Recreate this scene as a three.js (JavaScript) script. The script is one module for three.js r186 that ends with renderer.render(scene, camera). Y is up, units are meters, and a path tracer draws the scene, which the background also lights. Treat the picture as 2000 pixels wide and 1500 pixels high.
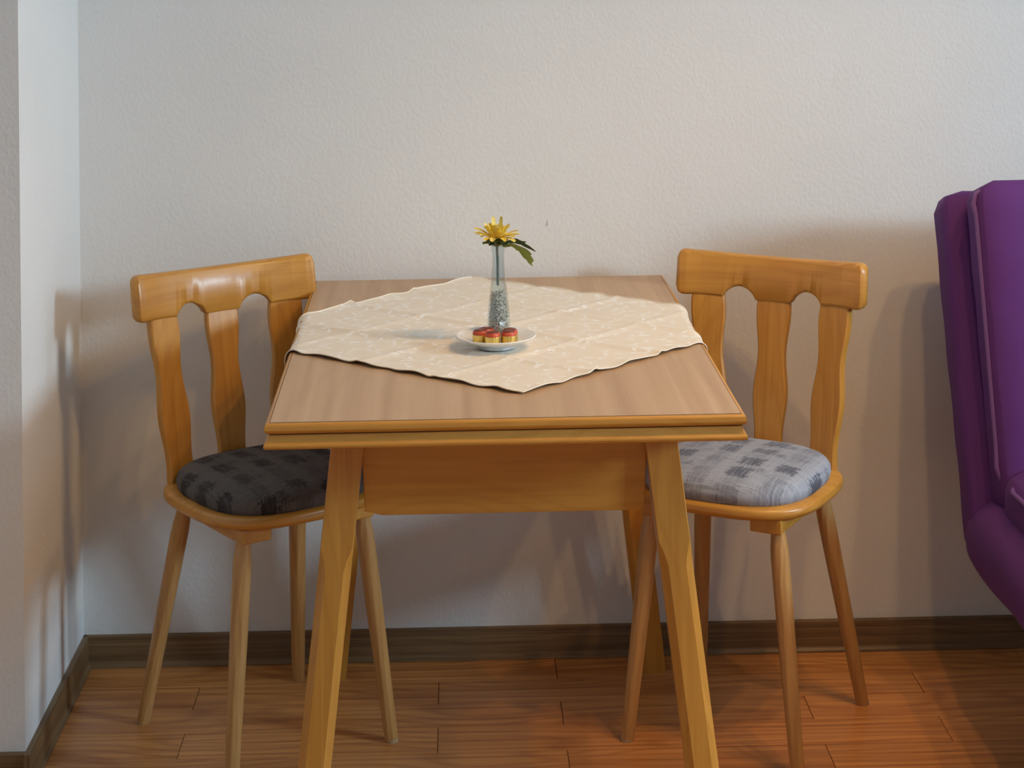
import * as THREE from 'three';
import { mergeGeometries, mergeVertices, toCreasedNormals } from 'three/addons/utils/BufferGeometryUtils.js';
import { RectAreaLightUniformsLib } from 'three/addons/lights/RectAreaLightUniformsLib.js';

// ---------------------------------------------------------------- camera, light, exposure
const scene = new THREE.Scene();
const renderer = new THREE.WebGLRenderer();
renderer.toneMapping = THREE.LinearToneMapping;
renderer.toneMappingExposure = 0.97;
renderer.shadowMap.enabled = true;

// level camera with a falling lens: the horizon lies 190 px above the 2000 x 1500 frame
const FOC = 3812.3, HORIZON = -189.8, HALF = 1690;
const camera = new THREE.PerspectiveCamera(2 * Math.atan(HALF / FOC) * 180 / Math.PI, 2000 / (2 * HALF), 0.05, 60);
camera.rotation.order = 'YXZ';
camera.position.set(0.7431, 1.5042, 3.8955);
camera.rotation.set(0, -0.031, -0.0103);
camera.setViewOffset(2000, 2 * HALF, 0, HALF - HORIZON, 2000, 1500);
scene.add(camera);

scene.background = new THREE.Color().setRGB(4.6, 6.1, 7.4);          // hazy daylight outside the window
RectAreaLightUniformsLib.init();
const WIN = { x: 4.2, z0: 1.78, z1: 2.43, y0: 1.54, y1: 2.16 };        // small high window in the right-hand wall
const daylight = new THREE.RectAreaLight(new THREE.Color().setRGB(0.58, 0.82, 1.02), 122, WIN.z1 - WIN.z0, WIN.y1 - WIN.y0);
daylight.position.set(WIN.x + 0.13, (WIN.y0 + WIN.y1) / 2, (WIN.z0 + WIN.z1) / 2);
daylight.lookAt(0, (WIN.y0 + WIN.y1) / 2, (WIN.z0 + WIN.z1) / 2);
daylight.name = 'window_daylight';
scene.add(daylight);
const LAMP = { color: new THREE.Color().setRGB(1, 0.6, 0.24), intensity: 1.95, aim: [-0.5, -1.74, -0.2], bulbs: [[1.56, 2.26, 1.25], [1.78, 2.26, 1.25], [2.06, 2.26, 1.25]] };   // three small spots on a ceiling bar

// ---------------------------------------------------------------- helpers
let seed = 12345;
const rnd = () => { seed = (seed * 1664525 + 1013904223) >>> 0; return seed / 4294967296; };
const rr = (a, b) => a + (b - a) * rnd();
const lerp = (a, b, t) => a + (b - a) * t;
const clamp = (x, a = 0, b = 1) => Math.min(b, Math.max(a, x));
const smooth = (a, b, x) => { const t = clamp((x - a) / (b - a)); return t * t * (3 - 2 * t); };
const V = (x, y, z) => new THREE.Vector3(x, y, z);

const taken = {};
function numbered(n) { if (!(n in taken)) { taken[n] = 0; return n; } taken[n]++; return n + '_' + String(taken[n]).padStart(3, '0'); }
function shade(o) { o.traverse((c) => { if (c.isMesh) { c.castShadow = true; c.receiveShadow = true; } }); return o; }
function mesh(name, geo, mat, parent) { const m = new THREE.Mesh(geo, mat); m.name = name; m.castShadow = m.receiveShadow = true; if (parent) parent.add(m); return m; }
function thing(name, label, category, group) {
  const g = new THREE.Group(); g.name = numbered(name); g.userData = { label, category }; if (group) g.userData.group = group; scene.add(g); return g;
}
function single(name, geo, mat, label, category, group) {
  const m = mesh(numbered(name), geo, mat, scene); m.userData = { label, category }; if (group) m.userData.group = group; return m;
}
function struct(name, geo, mat, label, category) {
  const m = geo ? mesh(name, geo, mat, scene) : new THREE.Group(); m.name = name; if (!geo) scene.add(m);
  m.userData = { kind: 'structure', label, category }; return m;
}

// uv in metres by dominant normal; the v axis runs along the grain axis
function grainUV(geo, axis = 'y', ou = 0, ov = 0) {
  const g = geo.index ? geo.toNonIndexed() : geo, p = g.attributes.position, n = g.attributes.normal, uv = new Float32Array(p.count * 2);
  const A = { x: 0, y: 1, z: 2 }[axis];
  for (let i = 0; i < p.count; i += 3) {
    const a = [0, 0, 0];
    for (let k = 0; k < 3; k++) { a[0] += n.getX(i + k); a[1] += n.getY(i + k); a[2] += n.getZ(i + k); }
    const ab = a.map(Math.abs); ab[A] *= 0.55;
    let d = ab.indexOf(Math.max(...ab)), others = [0, 1, 2].filter((q) => q !== d), vi = A, ui;
    if (d === A) { ui = others[0]; vi = others[1]; } else ui = others.find((q) => q !== A);
    for (let k = 0; k < 3; k++) {
      const c = [p.getX(i + k), p.getY(i + k), p.getZ(i + k)];
      uv[(i + k) * 2] = c[ui] + ou + d * 0.137; uv[(i + k) * 2 + 1] = c[vi] + ov;
    }
  }
  g.setAttribute('uv', new THREE.BufferAttribute(uv, 2));
  return g;
}
function box(x0, x1, y0, y1, z0, z1) { const g = new THREE.BoxGeometry(x1 - x0, y1 - y0, z1 - z0); g.translate((x0 + x1) / 2, (y0 + y1) / 2, (z0 + z1) / 2); return g; }
// box with small chamfers on all edges
function bevelBox(x0, x1, y0, y1, z0, z1, b = 0.002) {
  const s = new THREE.Shape(); s.moveTo(x0 + b, z0 + b); s.lineTo(x1 - b, z0 + b); s.lineTo(x1 - b, z1 - b); s.lineTo(x0 + b, z1 - b); s.closePath();
  const g = new THREE.ExtrudeGeometry(s, { depth: y1 - y0 - 2 * b, bevelEnabled: true, bevelThickness: b, bevelSize: b, bevelSegments: 2, steps: 1 });
  g.rotateX(Math.PI / 2); g.translate(0, y1 - b, 0); return g;
}
// skin between rings of points
function loft(rings, { close = true, caps = true, crease = 0.6 } = {}) {
  const pos = [], idx = [], n = rings[0].length;
  for (const r of rings) for (const q of r) pos.push(q.x, q.y, q.z);
  const m = close ? n : n - 1;
  for (let i = 0; i < rings.length - 1; i++) for (let j = 0; j < m; j++) {
    const a = i * n + j, b = i * n + (j + 1) % n, c = a + n, d = b + n; idx.push(a, c, b, b, c, d);
  }
  if (caps) for (const [k, flip] of [[0, 0], [rings.length - 1, 1]]) {
    const c = rings[k].reduce((s, q) => s.add(q), V(0, 0, 0)).multiplyScalar(1 / n), ci = pos.length / 3; pos.push(c.x, c.y, c.z);
    for (let j = 0; j < n; j++) { const a = k * n + j, b = k * n + (j + 1) % n; flip ? idx.push(ci, b, a) : idx.push(ci, a, b); }
  }
  let g = new THREE.BufferGeometry(); g.setAttribute('position', new THREE.Float32BufferAttribute(pos, 3)); g.setIndex(idx);
  g.computeVertexNormals();
  // orient outwards
  g.computeBoundingBox(); let vol = 0; const P = g.attributes.position, a = V(), b = V(), c = V();
  for (let i = 0; i < idx.length; i += 3) { a.fromBufferAttribute(P, idx[i]); b.fromBufferAttribute(P, idx[i + 1]); c.fromBufferAttribute(P, idx[i + 2]); vol += a.dot(b.cross(c)); }
  if (vol < 0 && caps) { for (let i = 0; i < idx.length; i += 3) { const t = idx[i]; idx[i] = idx[i + 1]; idx[i + 1] = t; } g.setIndex(idx); g.computeVertexNormals(); }
  return crease === null ? g : toCreasedNormals(g, crease);
}
function tube(pts, r, seg = 24, rad = 8, closed = false) { return new THREE.TubeGeometry(new THREE.CatmullRomCurve3(pts, closed), seg, r, rad, closed); }
// rounded, puffed-up upholstery block centred on the origin
function puffBox(w, h, d, r, { px = 0, py = 0, pz = 0, seg = 18, wob = 0 } = {}) {
  const g = new THREE.BoxGeometry(w, h, d, seg * 2, seg, seg), p = g.attributes.position, H = [w / 2, h / 2, d / 2];
  for (let i = 0; i < p.count; i++) {
    const c = [p.getX(i), p.getY(i), p.getZ(i)], e = c.map((x, k) => clamp(x, -(H[k] - r), H[k] - r)), o = c.map((x, k) => x - e[k]);
    const l = Math.hypot(...o) || 1; const q = e.map((x, k) => x + o[k] / l * r);
    const f = c.map((x, k) => x / H[k]), s = f.map((x) => 1 - Math.pow(Math.abs(x), 3));
    q[0] += px * f[0] * s[1] * s[2]; q[1] += py * f[1] * s[0] * s[2]; q[2] += pz * f[2] * s[0] * s[1];
    if (wob) { const t = wob * (Math.sin(q[0] * 23 + q[1] * 17) * Math.sin(q[1] * 29 + q[2] * 19 + 1)); q[0] += t * 0.5; q[1] += t * 0.4; q[2] += t; }
    p.setXYZ(i, ...q);
  }
  g.deleteAttribute('uv'); g.deleteAttribute('normal');
  const m = mergeVertices(g, 1e-5); m.computeVertexNormals(); return m;
}

// ---------------------------------------------------------------- noise and textures
const PERM = new Uint8Array(512); { const a = [...Array(256).keys()]; for (let i = 255; i > 0; i--) { const j = Math.floor(rnd() * (i + 1)); [a[i], a[j]] = [a[j], a[i]]; } for (let i = 0; i < 512; i++) PERM[i] = a[i & 255]; }
function vnoise(x, y, px, py) {      // value noise that repeats every px, py cells
  const xi = Math.floor(x), yi = Math.floor(y), fx = x - xi, fy = y - yi, u = fx * fx * (3 - 2 * fx), v = fy * fy * (3 - 2 * fy);
  const w = (a, m) => ((a % m) + m) % m, h = (a, b) => PERM[PERM[w(a, px) & 255] + (w(b, py) & 255)] / 255;
  return lerp(lerp(h(xi, yi), h(xi + 1, yi), u), lerp(h(xi, yi + 1), h(xi + 1, yi + 1), u), v);
}
function fbm(u, v, fu, fv, oct = 3) { let s = 0, a = 0.5, t = 0; for (let o = 0; o < oct; o++) { s += a * vnoise(u * fu, v * fv, fu, fv); t += a; a *= 0.5; fu *= 2; fv *= 2; } return s / t; }
function dataTex(w, h, f, srgb, sizeU, sizeV) {
  const d = new Uint8Array(w * h * 4);
  for (let y = 0; y < h; y++) for (let x = 0; x < w; x++) { const c = f(x / w, y / h), i = (y * w + x) * 4; d[i] = clamp(c[0], 0, 255); d[i + 1] = clamp(c[1], 0, 255); d[i + 2] = clamp(c[2], 0, 255); d[i + 3] = 255; }
  const t = new THREE.DataTexture(d, w, h); t.wrapS = t.wrapT = THREE.RepeatWrapping; t.magFilter = THREE.LinearFilter; t.minFilter = THREE.LinearMipmapLinearFilter; t.generateMipmaps = true;
  if (srgb) t.colorSpace = THREE.SRGBColorSpace; t.repeat.set(1 / sizeU, 1 / sizeV); t.needsUpdate = true; return t;
}
// wood: u across the grain, v along it; streak = long streaks, fig = cathedral figure, pore = dark pores
function woodTex(c1, c2, { sizeU = 0.4, sizeV = 0.8, w = 512, h = 512, streak = 0.6, fig = 0.4, pore = 0.25, rings = 26 } = {}) {
  return dataTex(w, h, (u, v) => {
    const wob = fbm(u, v, 3, 2, 3), wob2 = fbm(u + 0.37, v, 5, 3, 2);
    const ring = 0.5 + 0.5 * Math.sin((u * rings + (wob - 0.5) * 16 + (wob2 - 0.5) * 5) * 2 * Math.PI / 2);
    const st = fbm(u, v, 48, 2, 3), fine = fbm(u, v, 190, 6, 2), big = fbm(u + 0.5, v + 0.2, 4, 2, 2);
    let g = 0.5 + streak * (st - 0.5) + fig * (Math.pow(ring, 3) - 0.35) * 0.7 + 0.35 * (big - 0.5);
    const po = smooth(0.62, 0.85, fine) * pore;
    g = clamp(g + po);
    return [0, 1, 2].map((k) => lerp(c1[k], c2[k], g));
  }, true, sizeU, sizeV);
}
const T = {
  honey: woodTex([216, 158, 68], [180, 118, 38], { fig: 0.25, streak: 0.55, pore: 0.25 }),
  beech: woodTex([206, 160, 98], [172, 122, 66], { fig: 0.15, streak: 0.6, pore: 0.35, sizeU: 0.3 }),
  laminate: woodTex([200, 166, 128], [174, 136, 98], { fig: 0.22, streak: 0.9, pore: 0.15, sizeU: 0.7, sizeV: 1.4, w: 1024, rings: 18 }),
  floor: woodTex([224, 158, 92], [166, 102, 50], { fig: 0.5, streak: 0.9, pore: 0.45, sizeU: 0.42, sizeV: 1.4, w: 1024, h: 1024, rings: 22 }),
  skirting: woodTex([138, 108, 72], [94, 70, 42], { fig: 0.3, streak: 1.0, pore: 0.5, sizeU: 0.3, sizeV: 1.0, w: 512 }),
};
const plasterBump = dataTex(1024, 1024, (u, v) => { const a = fbm(u, v, 170, 120, 2), b = fbm(u + 0.3, v, 60, 44, 2), c = 255 * clamp(0.7 * a + 0.3 * b); return [c, c, c]; }, false, 0.8, 0.8);
const plasterTone = dataTex(256, 256, (u, v) => { const a = fbm(u, v, 6, 6, 3), c = 232 + 8 * (a - 0.5); return [c, c - 1, c - 4]; }, true, 2.3, 2.3);
const weaveBump = dataTex(256, 256, (u, v) => { const c = 127 + 60 * Math.sin(u * 2 * Math.PI * 32) * Math.sin(v * 2 * Math.PI * 32) + 60 * (fbm(u, v, 40, 40, 2) - 0.5); return [c, c, c]; }, false, 0.05, 0.05);

// seat fabric: grey, with darker blocks strewn along stripes and an uneven thread
const plaid = (light, dark) => {
  const grid = new Float32Array(512 * 512), fill = (a, b, c, d, k) => { for (let j = Math.floor(c * 512); j < d * 512; j++) for (let i = Math.floor(a * 512); i < b * 512; i++) if (i < 512 && j < 512) grid[j * 512 + i] = Math.max(grid[j * 512 + i], k); };
  for (let n = 0; n < 6; n++) {
    const a = n / 6 + rr(0.0, 0.03), b = a + rr(0.075, 0.1); fill(a, b, 0, 1, 0.16);
    let y = rnd() * 0.08; while (y < 0.96) { const h = rr(0.06, 0.13); fill(a, b, y, Math.min(1, y + h), rnd() < 0.7 ? rr(0.55, 0.95) : 0.3); y += h + rr(0.03, 0.09); }
    if (n % 2) { let z = rnd() * 0.2; while (z < 0.9) { fill(b + 0.012, b + 0.055, z, z + 0.05, rr(0.25, 0.5)); z += rr(0.15, 0.3); } }
  }
  return dataTex(512, 512, (u, v) => {
    const jx = (fbm(u, v, 12, 256, 1) - 0.5) * 0.035, i = Math.min(511, Math.floor((((u + jx) % 1) + 1) % 1 * 512)), j = Math.min(511, Math.floor((((v + (fbm(u + 0.7, v, 256, 12, 1) - 0.5) * 0.03) % 1) + 1) % 1 * 512));
    const th = fbm(u, v, 20, 250, 2) - 0.5, th2 = fbm(u + 0.4, v, 250, 14, 2) - 0.5;
    const k = clamp(grid[j * 512 + i] * (0.85 + 0.9 * th2) + 0.5 * th + 0.3 * th2 + 0.06);
    return [0, 1, 2].map((q) => lerp(light[q], dark[q], k));
  }, true, 0.4, 0.4);
};

// tablecloth: cream satin with woven tendrils and leaves
const CL = 2048;
const clothCanvas = document.createElement('canvas'); clothCanvas.width = clothCanvas.height = CL;
const glossCanvas = document.createElement('canvas'); glossCanvas.width = glossCanvas.height = CL;
{
  const c = clothCanvas.getContext('2d'), g = glossCanvas.getContext('2d');
  c.fillStyle = 'rgb(238,226,208)'; c.fillRect(0, 0, CL, CL); g.fillStyle = 'rgb(140,140,140)'; g.fillRect(0, 0, CL, CL);
  for (let i = 0; i < 900; i++) { c.fillStyle = `rgba(${rnd() < 0.5 ? '240,228,210' : '222,206,184'},0.18)`; c.fillRect(rnd() * CL, rnd() * CL, rr(60, 300), rr(1, 3)); }
  const leaf = (q, s, col) => { q.fillStyle = col; q.beginPath(); q.moveTo(0, 0); q.quadraticCurveTo(s * 0.5, -s * 0.42, s, 0); q.quadraticCurveTo(s * 0.5, s * 0.42, 0, 0); q.fill(); };
  const both = (f) => { f(c, 'rgb(252,249,243)'); f(g, 'rgb(84,84,84)'); };
  const step = 146;
  for (let gy = 0; gy < CL / step; gy++) for (let gx = 0; gx < CL / step; gx++) {
    const x = (gx + 0.5 + rr(-0.3, 0.3)) * step, y = (gy + 0.5 + rr(-0.3, 0.3)) * step, a = rnd() * Math.PI * 2, s = rr(1.0, 1.45), dir = rnd() < 0.5 ? 1 : -1;
    both((q, col) => {
      q.save(); q.translate(x, y); q.rotate(a); q.scale(s, s * dir); q.strokeStyle = col; q.lineCap = 'round'; q.lineWidth = 5;
      q.beginPath(); q.moveTo(-46, 12); q.bezierCurveTo(-20, -26, 10, 26, 34, 0); q.stroke();
      q.lineWidth = 4; q.beginPath(); q.moveTo(-8, 2); q.quadraticCurveTo(-4, 26, 14, 30); q.stroke();
      q.save(); q.translate(34, 0); q.rotate(-0.5); leaf(q, 44, col); q.restore();
      q.save(); q.translate(12, 12); q.rotate(1.0); leaf(q, 34, col); q.restore();
      q.save(); q.translate(-30, -6); q.rotate(-1.7); leaf(q, 36, col); q.restore();
      q.restore();
    });
  }
}
const clothMap = new THREE.CanvasTexture(clothCanvas); clothMap.colorSpace = THREE.SRGBColorSpace;
const clothRough = new THREE.CanvasTexture(glossCanvas);

const std = (o) => new THREE.MeshStandardMaterial(o), phys = (o) => new THREE.MeshPhysicalMaterial(o);
const rgb = (r, g, b) => new THREE.Color().setRGB(r / 255, g / 255, b / 255, THREE.SRGBColorSpace);
const M = {
  wall: std({ map: plasterTone, roughness: 0.92, bumpMap: plasterBump, bumpScale: 0.0006 }),
  ceiling: std({ color: rgb(236, 233, 228), roughness: 0.95 }),
  honey: phys({ map: T.honey, roughness: 0.42, clearcoat: 0.35, clearcoatRoughness: 0.25 }),
  beech: phys({ map: T.beech, roughness: 0.42, clearcoat: 0.3, clearcoatRoughness: 0.25 }),
  laminate: std({ map: T.laminate, roughness: 0.38 }),
  darkLine: std({ color: rgb(82, 50, 24), roughness: 0.6 }),
  skirting: std({ map: T.skirting, roughness: 0.45 }),
  screed: std({ color: rgb(60, 42, 30), roughness: 0.9 }),
  fabric: phys({ map: plaid([104, 100, 97], [46, 44, 45]), roughness: 0.9, bumpMap: weaveBump, bumpScale: 0.0006, sheen: 0.4, sheenColor: rgb(120, 120, 124), sheenRoughness: 0.5 }),
  fabricPale: phys({ map: plaid([172, 177, 188], [84, 88, 101]), roughness: 0.9, bumpMap: weaveBump, bumpScale: 0.0006, sheen: 0.4, sheenColor: rgb(200, 210, 225), sheenRoughness: 0.5 }),
  cloth: phys({ map: clothMap, roughnessMap: clothRough, roughness: 1.0, side: THREE.DoubleSide, sheen: 0.25, sheenColor: rgb(255, 245, 230), sheenRoughness: 0.4 }),
  hem: std({ color: rgb(240, 230, 212), roughness: 0.7 }),
  velvet: phys({ color: rgb(88, 36, 112), roughness: 0.8, sheen: 0.15, sheenColor: rgb(150, 120, 215), sheenRoughness: 0.42, bumpMap: weaveBump, bumpScale: 0.0005 }),
  piping: phys({ color: rgb(116, 76, 140), roughness: 0.55, sheen: 0.2, sheenColor: rgb(170, 120, 205), sheenRoughness: 0.4 }),
  porcelain: phys({ color: rgb(240, 240, 240), roughness: 0.18, clearcoat: 0.5, clearcoatRoughness: 0.05 }),
  glass: phys({ color: rgb(246, 250, 250), roughness: 0.02, transmission: 1, thickness: 0, ior: 1.7 }),
  pane: phys({ color: 0xffffff, roughness: 0.0, transmission: 1, thickness: 0, ior: 1.45 }),
  glide: std({ color: rgb(176, 150, 118), roughness: 0.6 }),
  stem: std({ color: rgb(98, 112, 106), roughness: 0.6 }),
  scuff: std({ color: rgb(196, 194, 194), roughness: 0.9 }),
  white: std({ color: rgb(238, 238, 236), roughness: 0.4 }),
  metal: std({ color: rgb(200, 200, 198), roughness: 0.3, metalness: 1 }),
  gold: std({ color: rgb(236, 208, 120), roughness: 0.36, metalness: 1 }),
  sand: std({ color: rgb(244, 240, 234), roughness: 0.9 }),
  petal: phys({ color: rgb(240, 208, 62), roughness: 0.7, transmission: 0.15, thickness: 0, side: THREE.DoubleSide }),
  petalPale: phys({ color: rgb(244, 226, 120), roughness: 0.7, transmission: 0.15, thickness: 0, side: THREE.DoubleSide }),
  disc: std({ color: rgb(196, 140, 30), roughness: 0.9 }),
  green: std({ color: rgb(136, 146, 62), roughness: 0.7, side: THREE.DoubleSide }),
  greenDark: std({ color: rgb(84, 94, 48), roughness: 0.75, side: THREE.DoubleSide }),
};

// ---------------------------------------------------------------- the room
const ROOM = { x0: -1.3, x1: 4.2, z1: 5.6, h: 2.5, ret: 0.532 };
const wallUV = (g) => grainUV(g, 'y');
const wallBack = struct('wall_back', wallUV(box(-0.2, ROOM.x1 + 0.2, 0, ROOM.h, -0.2, 0)), M.wall, 'white plastered wall behind the table and chairs', 'wall');
{ const q = new THREE.Shape(); [[0, 0], [3, 1], [4.5, 5], [3.5, 9], [4.2, 13], [1.5, 12], [0.8, 8], [-0.8, 4]].forEach(([x, y], i) => i ? q.lineTo(x / 1000, y / 1000) : q.moveTo(x / 1000, y / 1000)); const g = new THREE.ShapeGeometry(q); g.translate(0.925, 0.857, 0.0004); mesh('scuff_mark', g, M.scuff, wallBack); }
struct('wall_left', wallUV(box(ROOM.x0 - 0.2, 0, 0, ROOM.h, -0.2, ROOM.ret)), M.wall, 'white plastered wall pier forming the corner beside the table', 'wall');
struct('wall_outer_left', wallUV(box(ROOM.x0 - 0.2, ROOM.x0, 0, ROOM.h, ROOM.ret, ROOM.z1)), M.wall, 'white plastered side wall of the room', 'wall');
struct('wall_front', wallUV(box(ROOM.x0 - 0.2, ROOM.x1 + 0.2, 0, ROOM.h, ROOM.z1, ROOM.z1 + 0.2)), M.wall, 'white plastered wall facing the table', 'wall');
struct('wall_right', wallUV(mergeGeometries([
  box(WIN.x, WIN.x + 0.2, 0, WIN.y0, 0, ROOM.z1), box(WIN.x, WIN.x + 0.2, WIN.y1, ROOM.h, 0, ROOM.z1),
  box(WIN.x, WIN.x + 0.2, WIN.y0, WIN.y1, 0, WIN.z0), box(WIN.x, WIN.x + 0.2, WIN.y0, WIN.y1, WIN.z1, ROOM.z1)])), M.wall, 'white plastered wall with the window beyond the sofa', 'wall');
struct('ceiling', box(ROOM.x0 - 0.2, ROOM.x1 + 0.2, ROOM.h, ROOM.h + 0.15, -0.2, ROOM.z1 + 0.2), M.ceiling, 'white ceiling', 'ceiling');
{
  const w = struct('window_1', null, null, 'small white two-paned window high in the wall beyond the sofa', 'window'), f = 0.035, x = WIN.x + 0.06, zm = (WIN.z0 + WIN.z1) / 2;
  mesh('window_frame', mergeGeometries([box(x, x + 0.06, WIN.y0, WIN.y0 + f, WIN.z0, WIN.z1), box(x, x + 0.06, WIN.y1 - f, WIN.y1, WIN.z0, WIN.z1),
    box(x, x + 0.06, WIN.y0 + f, WIN.y1 - f, WIN.z0, WIN.z0 + f), box(x, x + 0.06, WIN.y0 + f, WIN.y1 - f, WIN.z1 - f, WIN.z1), box(x, x + 0.06, WIN.y0 + f, WIN.y1 - f, zm - 0.02, zm + 0.02)]), M.white, w);
  mesh('pane', box(x + 0.028, x + 0.032, WIN.y0 + f, WIN.y1 - f, WIN.z0 + f, zm - 0.02), M.pane, w);
  mesh('pane', box(x + 0.028, x + 0.032, WIN.y0 + f, WIN.y1 - f, zm + 0.02, WIN.z1 - f), M.pane, w);
  mesh('window_sill', bevelBox(WIN.x - 0.06, WIN.x + 0.06, WIN.y0 - 0.03, WIN.y0, WIN.z0 - 0.04, WIN.z1 + 0.04, 0.004), M.white, w);
}
// floor of short staves laid in half-bond
{
  const fl = struct('floor', null, null, 'oak-look floor of narrow staves running along the back wall', 'floor');
  const W = 0.1055, Ln = 0.46, gap = 0.0005, z0 = 0.0128 - W, x0 = 0.243 - 4 * Ln, cols = 14, rows = Math.ceil((ROOM.z1 + 0.1) / W) + 1;
  const mats = [[1, 1, 1], [0.93, 0.92, 0.9], [1.05, 1.03, 1.0], [0.97, 0.98, 1.0]].map((c) => { const m = std({ map: T.floor, roughness: 0.3 }); m.color.setRGB(...c); return m; });
  const geos = [...Array(14)].map(() => { const g = bevelBox(-Ln / 2 + gap, Ln / 2 - gap, -0.012, 0, -W / 2 + gap, W / 2 - gap, 0.0008); return grainUV(g, 'x', rnd() * 2, rnd() * 3); });
  const rest = [];
  for (let r = 0; r < rows; r++) for (let c = 0; c < cols; c++) {
    const x = x0 + (c + 0.5) * Ln + (r % 2 ? Ln / 2 : 0), z = z0 + (r + 0.5) * W, g = geos[Math.floor(rnd() * geos.length)], m = mats[Math.floor(rnd() * mats.length)];
    if (x < ROOM.x0 - 0.3 || x > ROOM.x1 + 0.3) continue;
    if (r < 20) { const p = mesh('stave', g, m, fl); p.position.set(x, 0, z); } else { const q = g.clone(); q.translate(x, 0, z); rest.push(q); }
  }
  const far = mesh('floor_staves', mergeGeometries(rest), mats[0], fl); far.userData.kind = 'stuff';
  mesh('subfloor', box(ROOM.x0 - 0.2, ROOM.x1 + 0.2, -0.1, -0.0125, -0.2, ROOM.z1 + 0.2), M.screed, fl);
}
// skirting boards with a soft toe
function skirting(len) {
  const s = new THREE.Shape(); s.moveTo(0, 0.001); s.lineTo(0.017, 0.001); s.lineTo(0.0165, 0.004); s.quadraticCurveTo(0.011, 0.006, 0.0105, 0.012); s.lineTo(0.0105, 0.058); s.quadraticCurveTo(0.0105, 0.0615, 0.007, 0.0615); s.lineTo(0, 0.0615); s.closePath();
  return new THREE.ExtrudeGeometry(s, { depth: len, bevelEnabled: false, curveSegments: 5 });
}
{
  const a = skirting(ROOM.x1 - 0.001); a.rotateY(-Math.PI / 2); a.scale(-1, 1, 1); { const i = a.attributes.position; for (let k = 0; k < i.count; k += 3) for (const n of ['position', 'normal', 'uv']) { const t = a.attributes[n], s = t.itemSize; for (let q = 0; q < s; q++) { const x = t.array[k * s + q]; t.array[k * s + q] = t.array[(k + 1) * s + q]; t.array[(k + 1) * s + q] = x; } } }
  a.computeBoundingBox(); a.translate(-a.boundingBox.min.x, 0, -a.boundingBox.min.z); a.computeVertexNormals();
  struct('baseboard_back', grainUV(toCreasedNormals(a, 0.6), 'x'), M.skirting, 'dark oak skirting board along the back wall', 'skirting board');
  const b = skirting(ROOM.ret - 0.002 + 0.016); b.translate(0, 0, 0.002);
  struct('baseboard_left', grainUV(b, 'z', 0.2), M.skirting, 'dark oak skirting board on the short return wall', 'skirting board');
  const k = skirting(1.28); k.rotateY(-Math.PI / 2); k.translate(0, 0, ROOM.ret); k.computeBoundingBox(); k.translate(-k.boundingBox.max.x, 0, ROOM.ret - k.boundingBox.min.z);
  struct('baseboard_left_front', grainUV(k, 'x', 0.1), M.skirting, 'dark oak skirting board on the front of the wall pier', 'skirting board');
}

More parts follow.
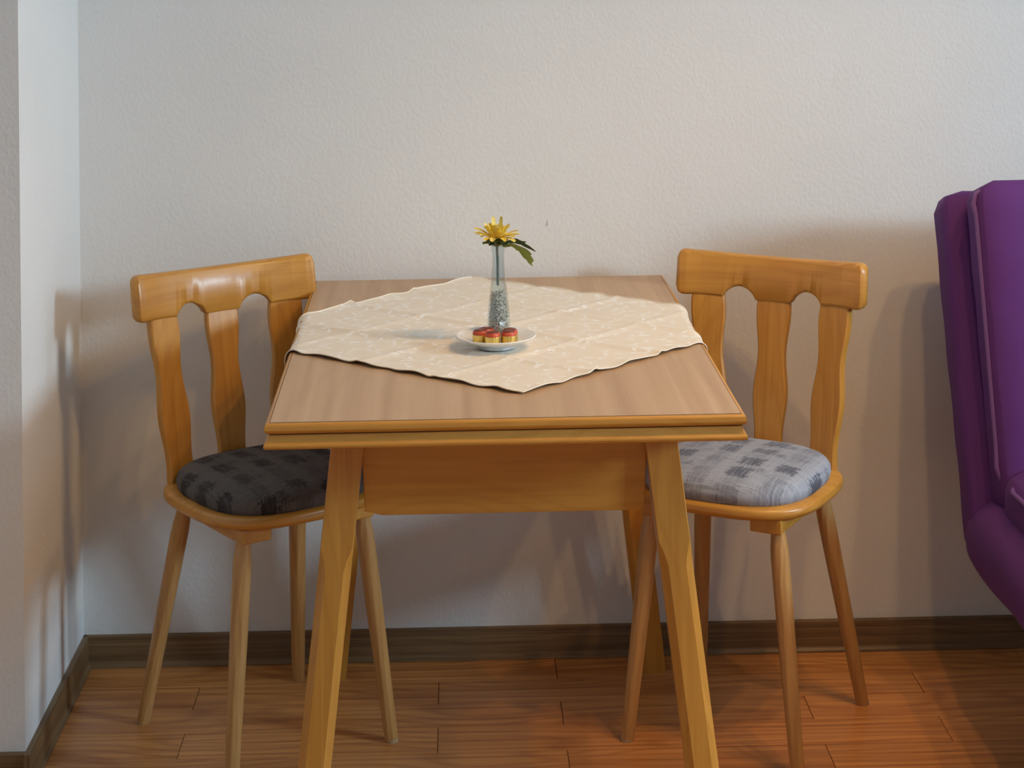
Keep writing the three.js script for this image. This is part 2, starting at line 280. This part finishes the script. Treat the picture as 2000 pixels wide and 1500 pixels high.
// ---------------------------------------------------------------- table
const TB = { x: 0.8125, z: 0.548, hw: 0.342, hl: 0.528, top: 0.76, turn: 0.0042 };
{
  const t = thing('dining_table', 'honey-coloured wooden draw-leaf table with a pale laminate top and splayed legs', 'table');
  t.position.set(TB.x, 0, TB.z); t.rotation.y = TB.turn;
  const hw = TB.hw, hl = TB.hl;
  // laminate panel, with a fine dark joint round it
  mesh('table_top_panel', grainUV(box(-hw + 0.0012, hw - 0.0012, 0.742, 0.76, -hl + 0.0012, hl - 0.0012), 'z', 0.3, 0.2), M.laminate, t);
  mesh('joint_line', box(-hw, hw, 0.742, 0.7592, -hl, hl), M.darkLine, t);
  // moulded lipping: ring of mitred profiles (out, y)
  const ringOf = (prof) => {
    const rings = [[-1, -1], [1, -1], [1, 1], [-1, 1]].map(([sx, sz]) => prof.map(([o, y]) => V(sx * (hw + o), y, sz * (hl + o))));
    const out = []; for (let i = 0; i < 4; i++) { const g = loft([rings[i], rings[(i + 1) % 4]], { caps: true, crease: 0.5 }); out.push(grainUV(g, i % 2 ? 'z' : 'x', i * 0.23, i * 0.31)); }
    return out;
  };
  const bead = [[-0.004, 0.742], [-0.0005, 0.7592]]; for (let k = 0; k <= 10; k++) { const a = Math.PI / 2 - k / 10 * Math.PI * 0.93; bead.push([0.0005 + 0.0062 * Math.cos(a), 0.7515 + 0.0077 * Math.sin(a)]); } bead.push([-0.004, 0.7415]);
  for (const g of ringOf(bead.slice(1).concat([bead[0]]))) mesh('edge_bead', g, M.honey, t);
  const cove = [[-0.006, 0.742]]; cove.push([0.0005, 0.742]); for (let k = 1; k <= 8; k++) { const q = k / 8; cove.push([0.0005 + 0.0068 * q * q, 0.741 - 0.0125 * q]); }
  cove.push([0.0078, 0.7262], [0.0068, 0.7235], [0.004, 0.7218], [-0.006, 0.7215]);
  for (const g of ringOf(cove)) mesh('leaf_edge', g, M.honey, t);
  mesh('draw_leaf', grainUV(box(-hw + 0.004, hw - 0.004, 0.7216, 0.7415, -hl + 0.004, hl - 0.004), 'z'), M.honey, t);
  // splayed legs with stopped chamfers
  const topX = 0.232, topZ = 0.41, footX = 0.312, footZ = 0.468, hs = 0.0245;
  const ringLeg = (y, c, sx, sz) => {
    const q = 1 - y / 0.7215, cx = sx * lerp(topX, footX, q), cz = sz * lerp(topZ, footZ, q), s = hs - 0.0005 * q;
    return [[s - c, s], [-(s - c), s], [-s, s - c], [-s, -(s - c)], [-(s - c), -s], [s - c, -s], [s, -(s - c)], [s, s - c]].map(([a, b]) => V(cx + a, y, cz + b));
  };
  [[-1, 1], [1, 1], [-1, -1], [1, -1]].forEach(([sx, sz], i) => {
    const lv = [[0, 0.0105], [0.3, 0.011], [0.515, 0.011], [0.53, 0.008], [0.543, 0.004], [0.55, 0.0015], [0.7215, 0.0012]];
    mesh('leg', grainUV(loft(lv.map(([y, c]) => ringLeg(y, c, sx, sz)), { crease: 0.3 }), 'y', i * 0.17, i * 0.4), M.honey, t);
  });
  // aprons
  const ap = (L, dx, y0) => { const s = new THREE.Shape(); const y1 = 0.7214, f = (y) => L + dx * (1 - y / 0.7215); s.moveTo(-f(y0) + 0.02, y0 + 0.006); s.lineTo(-f(y0) + 0.045, y0); s.lineTo(f(y0) - 0.045, y0); s.lineTo(f(y0) - 0.02, y0 + 0.006); s.lineTo(f(y1), y1); s.lineTo(-f(y1), y1); s.closePath();
    return new THREE.ExtrudeGeometry(s, { depth: 0.018, bevelEnabled: true, bevelThickness: 0.002, bevelSize: 0.0015, bevelSegments: 2 }); };
  for (const sz of [1, -1]) { const g = ap(topX - 0.018, footX - topX, 0.592); g.translate(0, 0, sz > 0 ? topZ - 0.005 : -topZ - 0.013); mesh('apron', grainUV(g, 'x', sz * 0.2, 0.1), M.honey, t); }
  for (const sx of [1, -1]) { const g = ap(topZ - 0.018, footZ - topZ, 0.645); g.rotateY(Math.PI / 2); g.translate(sx > 0 ? topX - 0.005 : -topX - 0.013, 0, 0); mesh('apron', grainUV(g, 'z', sx * 0.3, 0.4), M.honey, t); }
}

// ---------------------------------------------------------------- tablecloth
{
  const front = [0.842, 0.945], back = [0.775, 0.027], left = [0.317, 0.515], right = [1.318, 0.463];
  const N = 150, edge = TB.hw - 0.006, r = 0.0145, top = TB.top + 0.0013, pos = [], uv = [], idx = [];
  const at = (a, b) => {                      // a: back -> right ... bilinear over the four corners
    let x = lerp(lerp(back[0], right[0], a), lerp(left[0], front[0], a), b), z = lerp(lerp(back[1], right[1], a), lerp(left[1], front[1], a), b);
    // gently wavy hem
    const e = Math.min(a, 1 - a, b, 1 - b), we = Math.exp(-e * 28), ph = a * 61 + b * 53;
    x += 0.0022 * we * Math.sin(ph) ; z += 0.0026 * we * Math.sin(ph * 1.3 + 1);
    // relief: pressed fold lines, soft ripples
    let h = 0;
    for (const [c, k] of [[0.25, 0.0034], [0.5, 0.0044], [0.75, 0.0034]]) { h += k * Math.exp(-Math.pow((a - c) / 0.012, 2)) * 0.55; h += k * Math.exp(-Math.pow((b - c) / 0.014, 2)); }
    h += 0.0014 * (fbm(a * 0.5, b * 0.5, 14, 9, 2) - 0.3) + 0.003 * we * (0.5 + 0.5 * Math.sin(a * 47 + b * 39)) + 0.0012 * Math.exp(-e * 60);
    const lx = x - TB.x, s = Math.sign(lx) || 1, d = Math.abs(lx) - edge;
    if (d <= 0) return V(x, top + Math.max(0, h), z);
    const L = r * Math.PI / 2, rad = r + Math.max(0, h) * 0.8;
    if (d < L) { const q = d / r; return V(TB.x + s * (edge + rad * Math.sin(q)), top - r + rad * Math.cos(q), z); }
    const dd = d - L, fold = 0.006 * dd / 0.14 * Math.sin(z * 55 + s);
    return V(TB.x + s * (edge + rad + 0.03 * dd + fold), top - r - dd, z);
  };
  for (let j = 0; j <= N; j++) for (let i = 0; i <= N; i++) { const p = at(i / N, j / N); pos.push(p.x, p.y, p.z); uv.push(i / N, j / N); }
  for (let j = 0; j < N; j++) for (let i = 0; i < N; i++) { const a = j * (N + 1) + i, b = a + 1, c = a + N + 1, d = c + 1; idx.push(a, c, b, b, c, d); }
  const g = new THREE.BufferGeometry(); g.setAttribute('position', new THREE.Float32BufferAttribute(pos, 3)); g.setAttribute('uv', new THREE.Float32BufferAttribute(uv, 2)); g.setIndex(idx); g.computeVertexNormals();
  const t = thing('tablecloth', 'square cream satin cloth with woven leaf tendrils, laid cornerwise on the table', 'tablecloth');
  mesh('cloth', g, M.cloth, t);
  const hem = []; for (let k = 0; k < 4 * 100; k++) { const q = (k % 100) / 100, s = Math.floor(k / 100); hem.push(s === 0 ? at(q, 0) : s === 1 ? at(1, q) : s === 2 ? at(1 - q, 1) : at(0, 1 - q)); }
  hem.forEach((p) => { p.y += 0.0004; });
  mesh('hem', tube(hem, 0.0011, 900, 5, true), M.hem, t);
}

// ---------------------------------------------------------------- chairs
const CH = { plate0: 0.432, plate1: 0.454, r: 0.175 };
function superRing(r, y, n, seg = 64, zc = 0, sq = 3) {
  const out = []; for (let k = 0; k < seg; k++) { const a = k / seg * 2 * Math.PI, c = Math.cos(a), s = Math.sin(a), q = Math.pow(Math.pow(Math.abs(c), sq) + Math.pow(Math.abs(s), sq), -1 / sq); out.push(V(r * q * c, typeof y === 'function' ? y(q * c, q * s) : y, zc + r * q * s)); } return out;
}
function makeChair(label) {
  const t = thing('dining_chair', label, 'chair', 'matching farmhouse chairs at the table');
  // seat plate with rounded rim
  const rim = []; for (let k = 0; k <= 8; k++) { const a = -Math.PI / 2 + k / 8 * Math.PI; rim.push(superRing(CH.r - 0.009 + 0.009 * Math.cos(a), 0.443 + 0.011 * Math.sin(a), 64)); }
  mesh('seat_plate', grainUV(loft(rim, { crease: 0.7 }), 'x', 0.1), M.honey, t);
  // domed upholstered pad
  const pad = [], R = 0.158, zc = 0.008;
  for (const [f, h] of [[0.97, 0], [0.99, 0.006], [1.0, 0.013], [0.995, 0.02], [0.975, 0.027], [0.94, 0.0325], [0.88, 0.037], [0.78, 0.041], [0.62, 0.0442], [0.42, 0.0462], [0.2, 0.047]]) pad.push(superRing(R * f, 0.453 + h, 64, 64, zc, f > 0.7 ? 2.9 : 2.4));
  const pg = loft(pad, { crease: 1.2 }); { const p = pg.attributes.position, u = new Float32Array(p.count * 2); for (let i = 0; i < p.count; i++) { const dr = 1 + (0.5 - p.getY(i)) * 0.9; u[i * 2] = p.getX(i) * dr + 0.18; u[i * 2 + 1] = p.getZ(i) * dr + 0.18; } pg.setAttribute('uv', new THREE.BufferAttribute(u, 2)); }
  const pm = mesh('seat_pad', pg, M.fabric, t); pm.userData.label = 'charcoal checked upholstered seat pad';
  // battens and legs
  for (const sx of [-1, 1]) mesh('batten', grainUV(bevelBox(sx > 0 ? 0.076 : -0.132, sx > 0 ? 0.132 : -0.076, 0.407, 0.4325, -0.125, 0.142, 0.003), 'z', sx), M.honey, t);
  const leg = (tx, tz, fx, fz, i) => {
    const top = V(tx, 0.418, tz), foot = V(fx, 0, fz), rings = [], prof = [[0, 0.0115], [0.012, 0.0122], [0.25, 0.0137], [0.6, 0.0156], [0.78, 0.0163], [0.87, 0.0164], [0.915, 0.0155], [0.95, 0.0138], [0.985, 0.0125], [1.0, 0.0122]];
    for (const [q, r] of prof) { const c = foot.clone().lerp(top, q), ring = []; for (let k = 0; k < 20; k++) { const a = k / 20 * 2 * Math.PI; ring.push(V(c.x + r * Math.cos(a), c.y, c.z + r * Math.sin(a))); } rings.push(ring); }
    const lm = mesh('leg', grainUV(loft(rings, { crease: 0.9 }), 'y', i * 0.13, i * 0.29), M.beech, t);
    const gl = new THREE.CylinderGeometry(0.0124, 0.0116, 0.006, 20); gl.translate(fx, 0.003, fz); mesh('foot_glide', gl, M.glide, lm);
  };
  leg(-0.119, 0.122, -0.161, 0.148, 0); leg(0.119, 0.122, 0.161, 0.148, 1); leg(-0.116, -0.108, -0.1636, -0.195, 2); leg(0.116, -0.108, 0.1636, -0.195, 3);
  // curved top rail with two scallops
  const RC = 0.52, zmid = (y) => -0.142 - (y - 0.454) * 0.16, bend = (u, y, w) => { const f = u / RC; return V((RC + w) * Math.sin(f), y, zmid(y) + RC - (RC + w) * Math.cos(f)); };
  const A = 0.194, cols = [], nU = 96, th = 0.024;
  for (let i = 0; i <= nU; i++) {
    const u = -A + 2 * A * i / nU, au = Math.abs(u), e = A - au, cr = 0.017;
    let yt = 0.8225 + 0.0085 * Math.pow(u / A, 2), yb = 0.739 + 0.006 * smooth(0.03, 0.16, au);
    if (au > 0.036 && au < 0.1) { const q = (au - 0.036) / 0.064; yb += 0.0235 * Math.pow(Math.sin(Math.PI * q), 0.62); }
    let tw = th;
    if (e < cr) { const q = cr - Math.sqrt(Math.max(0, cr * cr - (cr - e) * (cr - e))); yt -= q; yb += q; }
    if (e < 0.008) tw = th - 2 * (0.008 - Math.sqrt(Math.max(0, 0.000064 - Math.pow(0.008 - e, 2))));
    tw = Math.max(tw, 0.006);
    const rad = Math.min(0.0075, tw / 2 - 0.0005), ring = [], hw = tw / 2;
    for (const [cx, cy, a0] of [[hw - rad, yt - rad, 0], [-(hw - rad), yt - rad, 1], [-(hw - rad), yb + rad, 2], [hw - rad, yb + rad, 3]]) for (let k = 0; k <= 4; k++) { const a = (a0 + k / 4) * Math.PI / 2; ring.push(bend(u, cy + rad * Math.sin(a), cx + rad * Math.cos(a))); }
    cols.push(ring);
  }
  mesh('top_rail', grainUV(loft(cols, { crease: 0.75 }), 'x', 0.05, 0.5), M.honey, t);
  // three wavy splats
  [-1, 0, 1].forEach((s, i) => {
    const rings = [], n = 34, y0 = 0.4535, y1 = 0.758;
    for (let k = 0; k <= n; k++) {
      const q = k / n, y = lerp(y0, y1, q), tq = 1 - (y - 0.454) / (0.741 - 0.454);     // tq: 0 at the rail, 1 at the seat
      const hw = 0.0298 + 0.0033 * Math.cos((tq - 0.07) / 0.53 * 2 * Math.PI), uc = s * lerp(0.113, 0.131, q), b = 0.0025, w = 0.008;
      rings.push([[hw - b, w], [-(hw - b), w], [-hw, w - b], [-hw, -(w - b)], [-(hw - b), -w], [hw - b, -w], [hw, -(w - b)], [hw, w - b]].map(([a, c]) => bend(uc + a, y, -c)));
    }
    mesh('splat', grainUV(loft(rings, { crease: 0.5 }), 'y', i * 0.21, i * 0.33), M.honey, t);
  });
  return t;
}
const chairL = makeChair('honey wood chair with a charcoal seat pad beside the white corner pier');
chairL.position.set(0.404, 0, 0.3482); chairL.rotation.y = 0.5932;
const chairR = chairL.clone(); chairR.name = numbered('dining_chair'); scene.add(chairR);
chairR.userData = { label: 'honey wood chair with a pale grey seat pad between table and purple sofa', category: 'chair', group: 'matching farmhouse chairs at the table' };
{ const p = chairR.children.find((c) => c.name === 'seat_pad'); p.material = M.fabricPale; p.userData = { label: 'pale blue-grey checked upholstered seat pad' }; }
chairR.position.set(1.2563, 0, 0.3553); chairR.rotation.y = -0.5252;

// ---------------------------------------------------------------- sofa
{
  const t = thing('sofa', 'purple velvet sofa with piped cushions beside the right-hand chair', 'sofa');
  const X0 = 1.662, X1 = 3.42, cx = (X0 + X1) / 2, w = X1 - X0;
  const place = (g, x, y, z, rx = 0) => { g.rotateX(rx); g.translate(x, y, z); return g; };
  const lean = -0.345;   // backrest reclines towards the wall
  // seat base
  mesh('seat_base', place(puffBox(w, 0.17, 0.76, 0.074, { py: 0.008, px: 0.006, wob: 0.004, seg: 22 }), cx, 0.352, 0.72), M.velvet, t);
  // backrest shell: lower rear edge (z .345, y .36), upper rear edge (z .15, y .90)
  mesh('backrest', place(puffBox(w, 0.66, 0.11, 0.035, { pz: 0.008, seg: 20, wob: 0.002 }), cx, 0.628, 0.3, lean), M.velvet, t);
  const bc = mesh('back_cushion', place(puffBox(w - 0.07, 0.59, 0.12, 0.04, { pz: 0.03, py: 0.008, seg: 22, wob: 0.002 }), cx, 0.692, 0.385, -0.285), M.velvet, t);
  const pipe = (w, h, d, r) => { const p = []; const q = [[-1, -1], [1, -1], [1, 1], [-1, 1]]; q.forEach(([a, b], i) => { const [na, nb] = q[(i + 1) % 4]; for (let k = 0; k < 12; k++) { const f = k / 12; p.push(V(lerp(a, na, 0.04 + f * 0.92) * (w / 2), lerp(b, nb, 0.04 + f * 0.92) * (h / 2), d)); } }); return tube(p, r, 200, 7, true); };
  mesh('piping', place(pipe(w - 0.074, 0.586, 0.03, 0.005), cx, 0.692, 0.385, -0.285), M.piping, bc);
  const sc = mesh('seat_cushion', place(puffBox(w - 0.07, 0.11, 0.64, 0.045, { py: 0.022, seg: 20 }), cx, 0.45, 0.8), M.velvet, t);
  mesh('piping', place(pipe(w - 0.076, 0.634, -0.03, 0.0045), cx, 0.45, 0.8, Math.PI / 2), M.piping, sc);
  for (const [x, z] of [[X0 + 0.35, 0.7], [X1 - 0.2, 0.7], [X0 + 0.35, 1.0], [X1 - 0.2, 1.0]]) { const g = new THREE.CylinderGeometry(0.022, 0.015, 0.275, 16); g.translate(x, 0.1375, z); mesh('leg', g, M.metal, t); }
}

// ---------------------------------------------------------------- saucer, vase, flower, chocolates
const SC = { x: 0.81, z: 0.64, y: TB.top + 0.004 };
{
  const p = [[0, 0.0035], [0.026, 0.0035], [0.028, 0.0], [0.031, 0.0], [0.033, 0.004], [0.045, 0.0085], [0.058, 0.0145], [0.0655, 0.0185], [0.067, 0.0198], [0.0658, 0.0208], [0.057, 0.0178], [0.045, 0.0125], [0.036, 0.0085], [0.03, 0.007], [0, 0.0068]].map(([x, y]) => new THREE.Vector2(x, y));
  const g = toCreasedNormals(new THREE.LatheGeometry(p, 72), 0.8);
  const m = single('saucer', g, M.porcelain, 'small white porcelain saucer on the cream tablecloth', 'saucer'); m.position.set(SC.x, SC.y, SC.z);
}
const VS = { x: 0.8155, z: 0.612, y: SC.y + 0.0072, h: 0.156 };
function vaseRing(h, inset, seg = 64) {
  const K = [[0, 0.0212], [0.04, 0.0193], [0.097, 0.01285], [0.125, 0.0104], [0.145, 0.0104], [0.151, 0.0122], [0.156, 0.0124]]; let r = K[0][1];
  for (let i = 0; i < K.length - 1; i++) if (h >= K[i][0]) r = lerp(K[i][1], K[i + 1][1], clamp((h - K[i][0]) / (K[i + 1][0] - K[i][0])));
  const p = lerp(1.28, 2, smooth(0.05, 0.135, h)), out = []; r -= inset;
  for (let k = 0; k < seg; k++) { const a = k / seg * 2 * Math.PI + 0.04, c = Math.cos(a), s = Math.sin(a), q = Math.pow(Math.pow(Math.abs(c), p) + Math.pow(Math.abs(s), p), -1 / p); out.push(V(r * q * c, h, r * q * s)); }
  return out;
}
{
  const t = thing('vase', 'slim clear glass bud vase standing on the saucer', 'vase'); t.position.set(VS.x, VS.y, VS.z);
  const hs = [0, 0.001, 0.02, 0.04, 0.06, 0.08, 0.097, 0.11, 0.125, 0.138, 0.145, 0.148, 0.151, 0.154, 0.156];
  mesh('glass_body', loft(hs.map((h, i) => vaseRing(h, i === 0 ? 0.0012 : 0)).concat([...hs].reverse().slice(0, -1).map((h) => vaseRing(Math.max(h, 0.004), 0.0016))), { caps: true, crease: 0.7 }), M.glass, t);
  const bead = new THREE.TorusGeometry(0.0112, 0.0014, 10, 40); bead.rotateX(Math.PI / 2); bead.translate(0, 0.1565, 0); mesh('rim', bead, M.glass, t);
  // decorative granules
  const n = 2600, ico = new THREE.IcosahedronGeometry(0.00105, 0), im = new THREE.InstancedMesh(ico, M.sand, n), d = new THREE.Object3D();
  for (let i = 0; i < n; i++) {
    const h = rr(0.006, 0.079 + rr(-0.002, 0.003)), ring = vaseRing(h, 0.0032), k = Math.floor(rnd() * 64), f = rnd() < 0.7 ? rr(0.9, 1) : Math.sqrt(rnd());
    d.position.set(ring[k].x * f, h, ring[k].z * f); d.rotation.set(rnd() * 6, rnd() * 6, rnd() * 6); d.scale.setScalar(rr(0.7, 1.35)); d.updateMatrix(); im.setMatrixAt(i, d.matrix);
    const v = rnd() < 0.16 ? rr(0.15, 0.4) : rr(0.7, 1.0); im.setColorAt(i, new THREE.Color().setRGB(v, v * 0.99, v * 0.96));
  }
  im.name = 'granules'; im.userData = { kind: 'stuff', label: 'white and grey granules filling the glass vase', category: 'granules' }; im.castShadow = im.receiveShadow = true; im.position.copy(t.position); scene.add(im);
}
{
  const t = thing('flower', 'yellow daisy-like flower with a drooping lobed leaf in the glass vase', 'flower'); t.position.set(VS.x - 0.002, VS.y + VS.h, VS.z);
  mesh('stem', tube([V(0.001, -0.066, 0.001), V(0.001, -0.03, 0), V(0, 0.004, 0)], 0.0022, 20, 8), M.stem, t);
  const petal = (az, el, len, w, curl) => {
    const n = 8, m = 4, pos = [], idx = [], D = V(Math.cos(az), 0, Math.sin(az)), S = V(-Math.sin(az), 0, Math.cos(az)); let p = V(D.x * 0.006, 0.011, D.z * 0.006), e = el;
    const sp = []; for (let i = 0; i <= n; i++) { sp.push(p.clone()); p = p.clone().addScaledVector(D, len / n * Math.cos(e)).add(V(0, len / n * Math.sin(e), 0)); e -= curl / n; }
    for (let i = 0; i <= n; i++) { const q = i / n, hw = w * (0.35 + 0.65 * Math.sin(Math.PI * Math.min(1, 0.12 + q * 0.68))) * (q > 0.92 ? 0.72 : 1); for (let j = 0; j <= m; j++) { const f = (j / m - 0.5) * 2, tip = i === n ? 0.0016 * Math.cos(f * Math.PI * 1.5) : 0; const c = sp[i].clone().addScaledVector(S, f * hw).addScaledVector(D, tip); c.y += 0.0016 * f * f; pos.push(c.x, c.y, c.z); } }
    for (let i = 0; i < n; i++) for (let j = 0; j < m; j++) { const a = i * (m + 1) + j, b = a + 1, c = a + m + 1, d = c + 1; idx.push(a, c, b, b, c, d); }
    const g = new THREE.BufferGeometry(); g.setAttribute('position', new THREE.Float32BufferAttribute(pos, 3)); g.setIndex(idx); g.computeVertexNormals(); return g;
  };
  for (let k = 0; k < 21; k++) mesh('petal', petal(k / 21 * 6.283 + rr(-0.1, 0.1), rr(0.4, 0.8), rr(0.032, 0.039), rr(0.0048, 0.0062), rr(0.5, 1.1)), k % 3 ? M.petal : M.petalPale, t);
  for (let k = 0; k < 18; k++) mesh('petal', petal(k / 18 * 6.283 + 0.2 + rr(-0.12, 0.12), rr(0.85, 1.25), rr(0.024, 0.031), rr(0.004, 0.0052), rr(0.0, 0.5)), k % 2 ? M.petal : M.petalPale, t);
  for (const [az, el] of [[5.3, 1.25], [4.3, 1.3]]) mesh('petal', petal(az, el, 0.037, 0.0036, -0.15), M.petalPale, t);
  const dg = new THREE.SphereGeometry(0.009, 20, 12); dg.scale(1, 0.6, 1); dg.translate(0, 0.015, 0); mesh('flower_centre', dg, M.disc, t);
  const cg = toCreasedNormals(new THREE.LatheGeometry([[0, 0], [0.005, 0.0], [0.014, 0.004], [0.0195, 0.0105], [0.016, 0.0125], [0, 0.012]].map(([x, y]) => new THREE.Vector2(x, y)), 24), 0.6); mesh('calyx', cg, M.greenDark, t);
  for (let k = 0; k < 9; k++) { const g = petal(k / 9 * 6.283, 0.1 + rr(0, 0.3), 0.02, 0.0042, 0.5); g.translate(0, -0.008, 0); mesh('sepal', g, k % 2 ? M.greenDark : M.green, t); }
  // lobed leaf: outline in millimetres (right, up), bent in depth
  const leafGeo = (pts, tz, bendZ) => { const s = new THREE.Shape(pts.map(([x, y]) => new THREE.Vector2(x / 1000, y / 1000))); const g = new THREE.ExtrudeGeometry(s, { depth: 0.0006, bevelEnabled: false }); const p = g.attributes.position; for (let i = 0; i < p.count; i++) { const x = p.getX(i), y = p.getY(i); p.setZ(i, p.getZ(i) + tz + bendZ * x + 6 * (y + 0.5 * x) * (y + 0.5 * x)); } g.computeVertexNormals(); return g; };
  mesh('leaf', leafGeo([[8, 3], [20, 11], [27, 14.5], [33.5, 14], [42, 10], [48, 9.8], [48.5, 8], [46, 6.5], [54, 2], [65, -7.2], [63.5, -8], [56, -4.5], [48, -1], [40, 3.5], [28, 6], [18, 4.5], [10, 0]], 0.004, 0.1), M.greenDark, t);
  mesh('leaf', leafGeo([[8, 1], [17, 5], [26, 7], [36, 3.5], [45, 0], [52, -4], [58, -11], [55.5, -12], [60, -19], [61, -22], [57.5, -25.5], [59.5, -31], [53, -27], [48, -20], [44, -17.5], [36, -6], [31, -4], [30, -2], [24, 1.5], [14, -0.5]], 0.009, 0.22), M.green, t);
}
// foil wrapped chocolates with a printed paper top
const choc = (() => {
  const cv = document.createElement('canvas'); cv.width = 256; cv.height = 64; const c = cv.getContext('2d');
  c.fillStyle = 'rgb(196,70,40)'; c.fillRect(0, 0, 256, 64); c.fillStyle = 'rgb(232,150,104)'; for (let i = 0; i < 44; i++) { c.save(); c.translate(rnd() * 256, 18 + rnd() * 40); c.rotate(rnd() * 3); c.fillRect(-5, -1.5, rr(4, 10), 3); c.restore(); }
  c.fillStyle = 'rgb(70,28,20)'; c.fillRect(0, 0, 256, 9); c.fillStyle = 'rgb(222,176,96)'; c.fillRect(0, 58, 256, 6);
  const tx = new THREE.CanvasTexture(cv); tx.colorSpace = THREE.SRGBColorSpace; tx.wrapS = THREE.RepeatWrapping; tx.repeat.set(2, 1);
  return { label: std({ map: tx, roughness: 0.45 }), top: std({ color: rgb(120, 52, 34), roughness: 0.5 }) };
})();
{
  const lath = (p, seg = 36) => new THREE.LatheGeometry(p.map(([x, y]) => new THREE.Vector2(x, y)), seg);
  const body = lath([[0, 0], [0.0105, 0], [0.0122, 0.002], [0.0127, 0.006], [0.0126, 0.0145], [0.0121, 0.0162], [0, 0.0162]], 72);
  { const p = body.attributes.position; for (let i = 0; i < p.count; i++) { const x = p.getX(i), z = p.getZ(i), a = Math.atan2(z, x), y = p.getY(i), k = 1 + 0.022 * Math.sin(a * 15 + y * 120) + 0.014 * Math.sin(a * 29 + 1); p.setX(i, x * k); p.setZ(i, z * k); } body.computeVertexNormals(); }
  const band = lath([[0.0126, 0.0148], [0.0126, 0.0172], [0.0118, 0.0205], [0.0092, 0.0224]]), cap = lath([[0.0095, 0.0222], [0.006, 0.0233], [0, 0.0238]], 24);
  const proto = thing('chocolate', '', 'chocolate', 'chocolates on the saucer');
  mesh('foil_cup', body, M.gold, proto); const b = mesh('paper_label', band, choc.label, proto); b.userData.label = 'red printed paper band'; mesh('paper_cap', cap, choc.top, proto);
  const spots = [[0.7835, 0.6515, 0.4, 'gold foil chocolate with red paper top at the outer side of the saucer'], [0.8035, 0.6745, 1.9, 'gold foil chocolate with red paper top at the front rim of the saucer'], [0.8305, 0.6685, 2.6, 'gold foil chocolate with red paper top next to the bare half of the saucer'], [0.7935, 0.6285, 0.2, 'gold foil chocolate half hidden behind the others at the foot of the vase'], [0.8335, 0.6415, 4.0, 'gold foil chocolate leaning against the side of the vase nearest the sofa']];
  spots.forEach(([x, z, a, l], i) => { const o = i ? proto.clone() : proto; if (i) { o.name = numbered('chocolate'); scene.add(o); } o.userData = { label: l, category: 'chocolate', group: 'chocolates on the saucer' }; const d = Math.hypot(x - SC.x, z - SC.z); o.position.set(x, SC.y + 0.0068 + Math.max(0, d - 0.02) * 0.22, z); o.rotation.y = a; });
}

// ---------------------------------------------------------------- ceiling lamp with three spots that light the table
{
  const t = thing('ceiling_lamp', 'white ceiling bar with three warm spots above the sofa end', 'lamp');
  mesh('ceiling_bar', bevelBox(1.48, 2.14, 2.475, 2.5, 1.22, 1.28, 0.004), M.white, t);
  const glow = std({ color: rgb(255, 240, 220), emissive: LAMP.color, emissiveIntensity: 5, roughness: 0.4 });
  const dir = V(...LAMP.aim).normalize(), turn = new THREE.Quaternion().setFromUnitVectors(V(0, -1, 0), dir);
  for (const [x, y, z] of LAMP.bulbs) {
    const at = V(x, y, z), put = (g) => { g.applyQuaternion(turn); g.translate(x, y, z); return g; };
    mesh('stalk', tube([V(x, 2.476, z), V(x, 2.42, z), at.clone().addScaledVector(dir, -0.085)], 0.006, 12, 8), M.metal, t);
    mesh('spot_shade', put(new THREE.LatheGeometry([[0.004, 0.09], [0.02, 0.088], [0.03, 0.07], [0.036, 0.02], [0.038, 0.004], [0.036, 0.004], [0.034, 0.02], [0.028, 0.068], [0.004, 0.08]].map(([a, b]) => new THREE.Vector2(a, b)), 28)), M.white, t);
    const g = new THREE.CylinderGeometry(0.03, 0.03, 0.006, 28); g.translate(0, 0.014, 0); mesh('bulb', put(g), glow, t);
    const l = new THREE.SpotLight(LAMP.color, LAMP.intensity, 0, 62 * Math.PI / 180, 0.85, 2); l.position.copy(at); l.target.position.copy(at).add(dir); l.castShadow = true; l.shadow.radius = 1.2; l.name = 'spot_light'; scene.add(l, l.target);
  }
}
scene.traverse((o) => { if (o.isMesh) { o.castShadow = true; o.receiveShadow = true; } });
renderer.render(scene, camera);
